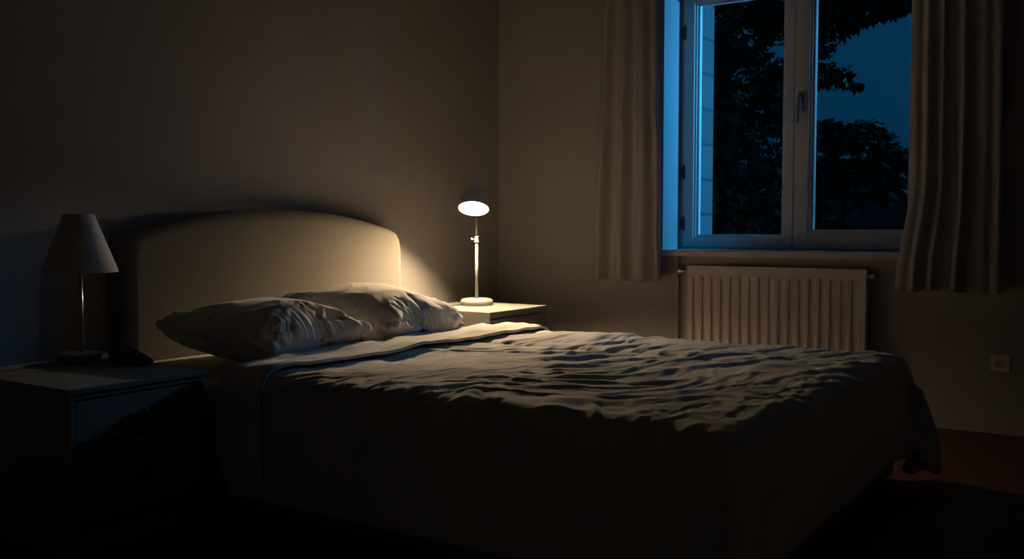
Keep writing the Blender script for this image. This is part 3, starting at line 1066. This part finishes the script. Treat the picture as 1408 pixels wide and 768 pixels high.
def tree(name, label, cat, base, trunk, limbs, clumps, size, m, seed, r0):
    t = empty(name, base, label, cat)
    B_ = Vector(base)
    bm = bmesh.new()
    pts = catmull([Vector(p)-B_ for p in trunk], 6)
    tube(bm, pts, [r0*(1-.75*i/(len(pts)-1)) for i in range(len(pts))], 12)
    obj('trunk', bm, M['bark'], t, smooth=True)
    for lb in limbs:
        bm = bmesh.new()
        pts = catmull([Vector(p)-B_ for p in lb], 5)
        tube(bm, pts, [r0*.32*(1-.85*i/(len(pts)-1)) for i in range(len(pts))], 8)
        obj('branch', bm, M['bark'], t, smooth=True)
    foliage('foliage', clumps, size, m, t, seed)
    return t
A_CLUMPS = [(7.0, 1.17, 3.49, 0.9, 0.46, 0.5, 260), (7.0, 0.67, 3.61, 0.7, 0.32, 0.31, 150), (7.5, 1.47, 2.8, 0.9, 0.49, 0.63, 260),
    (6.6, 0.45, 2.57, 0.6, 0.29, 0.39, 150), (6.6, 0.84, 2.03, 0.9, 0.64, 0.55, 330), (6.2, 0.95, 1.38, 0.7, 0.5, 0.43, 240),
    (6.6, 0.54, 1.3, 0.8, 0.51, 0.51, 270), (7.0, 1.06, 0.83, 0.9, 0.78, 0.42, 260), (7.5, 1.62, 2.14, 0.6, 0.35, 1.17, 200),
    (6.5, -0.05, 3.41, 0.6, 0.48, 0.25, 230), (6.5, -0.45, 3.44, 0.5, 0.41, 0.21, 190), (6.5, -0.86, 3.48, 0.4, 0.35, 0.18, 130),
    (6.5, 0.01, 3.08, 0.4, 0.2, 0.22, 80), (6.5, -0.13, 2.7, 0.3, 0.3, 0.14, 70), (6.5, -0.35, 2.6, 0.2, 0.14, 0.07, 14),
    (6.5, 0.2, 2.92, 0.4, 0.2, 0.42, 90), (7.0, 0.73, 4.01, 0.8, 1.3, 0.36, 260), (7.2, 2.3, 3.2, .9, .7, 1.2, 200), (6.8, 1.5, 4.7, 1.0, 1.2, .5, 220)]
B_CLUMPS = [(9.5, 0.69, 2.29, 0.7, 0.46, 0.23, 150), (9.5, 0.18, 2.25, 0.6, 0.4, 0.23, 130), (9.3, -0.19, 1.94, 0.6, 0.32, 0.22, 110),
    (9.3, 0.73, 1.7, 0.7, 0.46, 0.38, 200), (9.3, 0.22, 1.69, 0.8, 0.59, 0.35, 230), (9.2, 0.82, 1.08, 0.5, 0.25, 0.31, 100),
    (9.0, 0.33, 0.99, 0.4, 0.32, 0.1, 40), (9.3, -0.25, 1.45, 0.5, 0.27, 0.22, 60)]
tree('broadleaf_tree', 'large dark tree close outside the window, filling the left pane', 'tree', (7.0, 1.5, -3.0),
     [(7.0, 1.5, -3.0), (7.05, 1.45, -.5), (7.0, 1.35, 1.6), (7.05, 1.3, 3.6), (7.0, 1.2, 4.8)],
     [[(7.0, 1.4, 1.2), (6.8, .9, 1.5), (6.6, .5, 1.4)], [(7.0, 1.35, 2.0), (6.8, .8, 2.5), (6.55, .1, 2.78), (6.5, -.3, 2.66)],
      [(7.05, 1.3, 2.9), (6.8, .6, 3.3), (6.55, -.2, 3.45), (6.5, -.95, 3.52)], [(7.0, 1.35, 2.4), (7.2, 1.9, 2.9), (7.2, 2.4, 3.4)]],
     A_CLUMPS, .125, M['leaf'], 5, .17)
tree('small_tree', 'lower bushy tree farther off behind the right pane', 'tree', (9.4, .45, -3.0),
     [(9.4, .45, -3.0), (9.42, .48, -1.0), (9.4, .45, .6), (9.4, .4, 1.9)],
     [[(9.4, .45, .5), (9.3, .7, .9), (9.25, .85, 1.2)], [(9.4, .45, 1.1), (9.35, .0, 1.5), (9.3, -.25, 1.8)], [(9.4, .45, 1.3), (9.4, .65, 1.8), (9.5, .7, 2.2)]],
     B_CLUMPS, .125, M['leaf2'], 9, .09)
def far_house():
    x, y = 24.0, 3.2
    h = empty('house', (x, y, -3.0), 'dim flat topped house far off beyond the trees, low behind the right pane', 'building')
    obj('wall', boxes(((0, -4.2, 0), (6, 2.2, 5.65))), M['render'], h)
    obj('roof', boxes(((-.25, -4.45, 5.65), (6.25, 2.45, 5.83))), M['roof'], h)
    for yy in (-3.2, -1.4, .6):
        f = obj('window', boxes(((-.03, yy, 3.6), (.05, yy+.9, 4.9))), M['roof'], h)
        obj('pane', boxes(((-.04, yy+.08, 3.68), (-.03, yy+.82, 4.82))), M['screen'], f)
far_house()

# ------------------------------------------------------------------ lights and sky
def area(name, loc, target, size, col, power, shape='DISK'):
    l = bpy.data.lights.new(name, 'AREA'); l.shape = shape; l.size = size; l.color = col; l.energy = power
    o = bpy.data.objects.new(name, l); COL.objects.link(o)
    o.location = loc
    o.rotation_euler = (Vector(target)-Vector(loc)).to_track_quat('-Z', 'Y').to_euler()
    return o
area('reveal_light', (.84, -2.88, 1.95), (.1, -1.1, 1.4), .25, (.045, .44, 1.0), 105)  # added blue lamp just outside the right jamb, brightens the left window reveal
ml = bpy.data.lights.new('moonlight', 'SUN'); ml.energy = .24; ml.angle = math.radians(3); ml.color = (.16, .58, 1.0)
mo = bpy.data.objects.new('moonlight', ml); COL.objects.link(mo); mo.location = (4, -4, 5)
mo.rotation_euler = Vector((-1, .385, -.35)).to_track_quat('-Z', 'Y').to_euler()

sl = bpy.data.lights.new('dusk_sky_light', 'SUN'); sl.energy = .26; sl.angle = math.radians(24); sl.color = (.14, .55, 1.0)
so_ = bpy.data.objects.new('dusk_sky_light', sl); COL.objects.link(so_); so_.location = (5, -2, 6)
so_.rotation_euler = Vector((-.86, .08, -.5)).to_track_quat('-Z', 'Y').to_euler()
w = bpy.data.worlds.new('dusk_sky'); SC.world = w; w.use_nodes = True
N, L = w.node_tree.nodes, w.node_tree.links
bg = N['Background']
tc = N.new('ShaderNodeTexCoord'); sp = N.new('ShaderNodeSeparateXYZ'); L.new(tc.outputs['Generated'], sp.inputs[0])
rp = N.new('ShaderNodeValToRGB'); e = rp.color_ramp.elements
e[0].position = 0.0; e[0].color = (.0012, .025, .060, 1)
e[1].position = 0.45; e[1].color = (.0022, .045, .112, 1)
L.new(sp.outputs['Z'], rp.inputs['Fac'])
# added blue fill glow on the unseen side of the sky, beyond the right jamb
dt = N.new('ShaderNodeVectorMath'); dt.operation = 'DOT_PRODUCT'
gd = Vector((.76, -.58, .28)).normalized(); dt.inputs[1].default_value = gd
L.new(tc.outputs['Generated'], dt.inputs[0])
mxx = N.new('ShaderNodeMath'); mxx.operation = 'MAXIMUM'; mxx.inputs[1].default_value = 0
L.new(dt.outputs['Value'], mxx.inputs[0])
pw = N.new('ShaderNodeMath'); pw.operation = 'POWER'; pw.inputs[1].default_value = 14
L.new(mxx.outputs[0], pw.inputs[0])
gl = N.new('ShaderNodeMixRGB'); gl.blend_type = 'ADD'; gl.inputs['Color2'].default_value = (.07, .52, 1.15, 1)
L.new(pw.outputs[0], gl.inputs['Fac']); L.new(rp.outputs['Color'], gl.inputs['Color1'])
L.new(gl.outputs['Color'], bg.inputs['Color'])
bg.inputs['Strength'].default_value = 1.0

SC.view_settings.view_transform = 'Standard'
SC.view_settings.look = 'None'
SC.view_settings.exposure = 0; SC.view_settings.gamma = 1
try:
    SC.cycles.use_denoising = True
    SC.cycles.max_bounces = 10; SC.cycles.diffuse_bounces = 6; SC.cycles.transparent_max_bounces = 16
    SC.cycles.sample_clamp_indirect = 4
    SC.cycles.caustics_reflective = False; SC.cycles.caustics_refractive = False
except Exception:
    pass
print('script', round(time.time()-T0, 1))
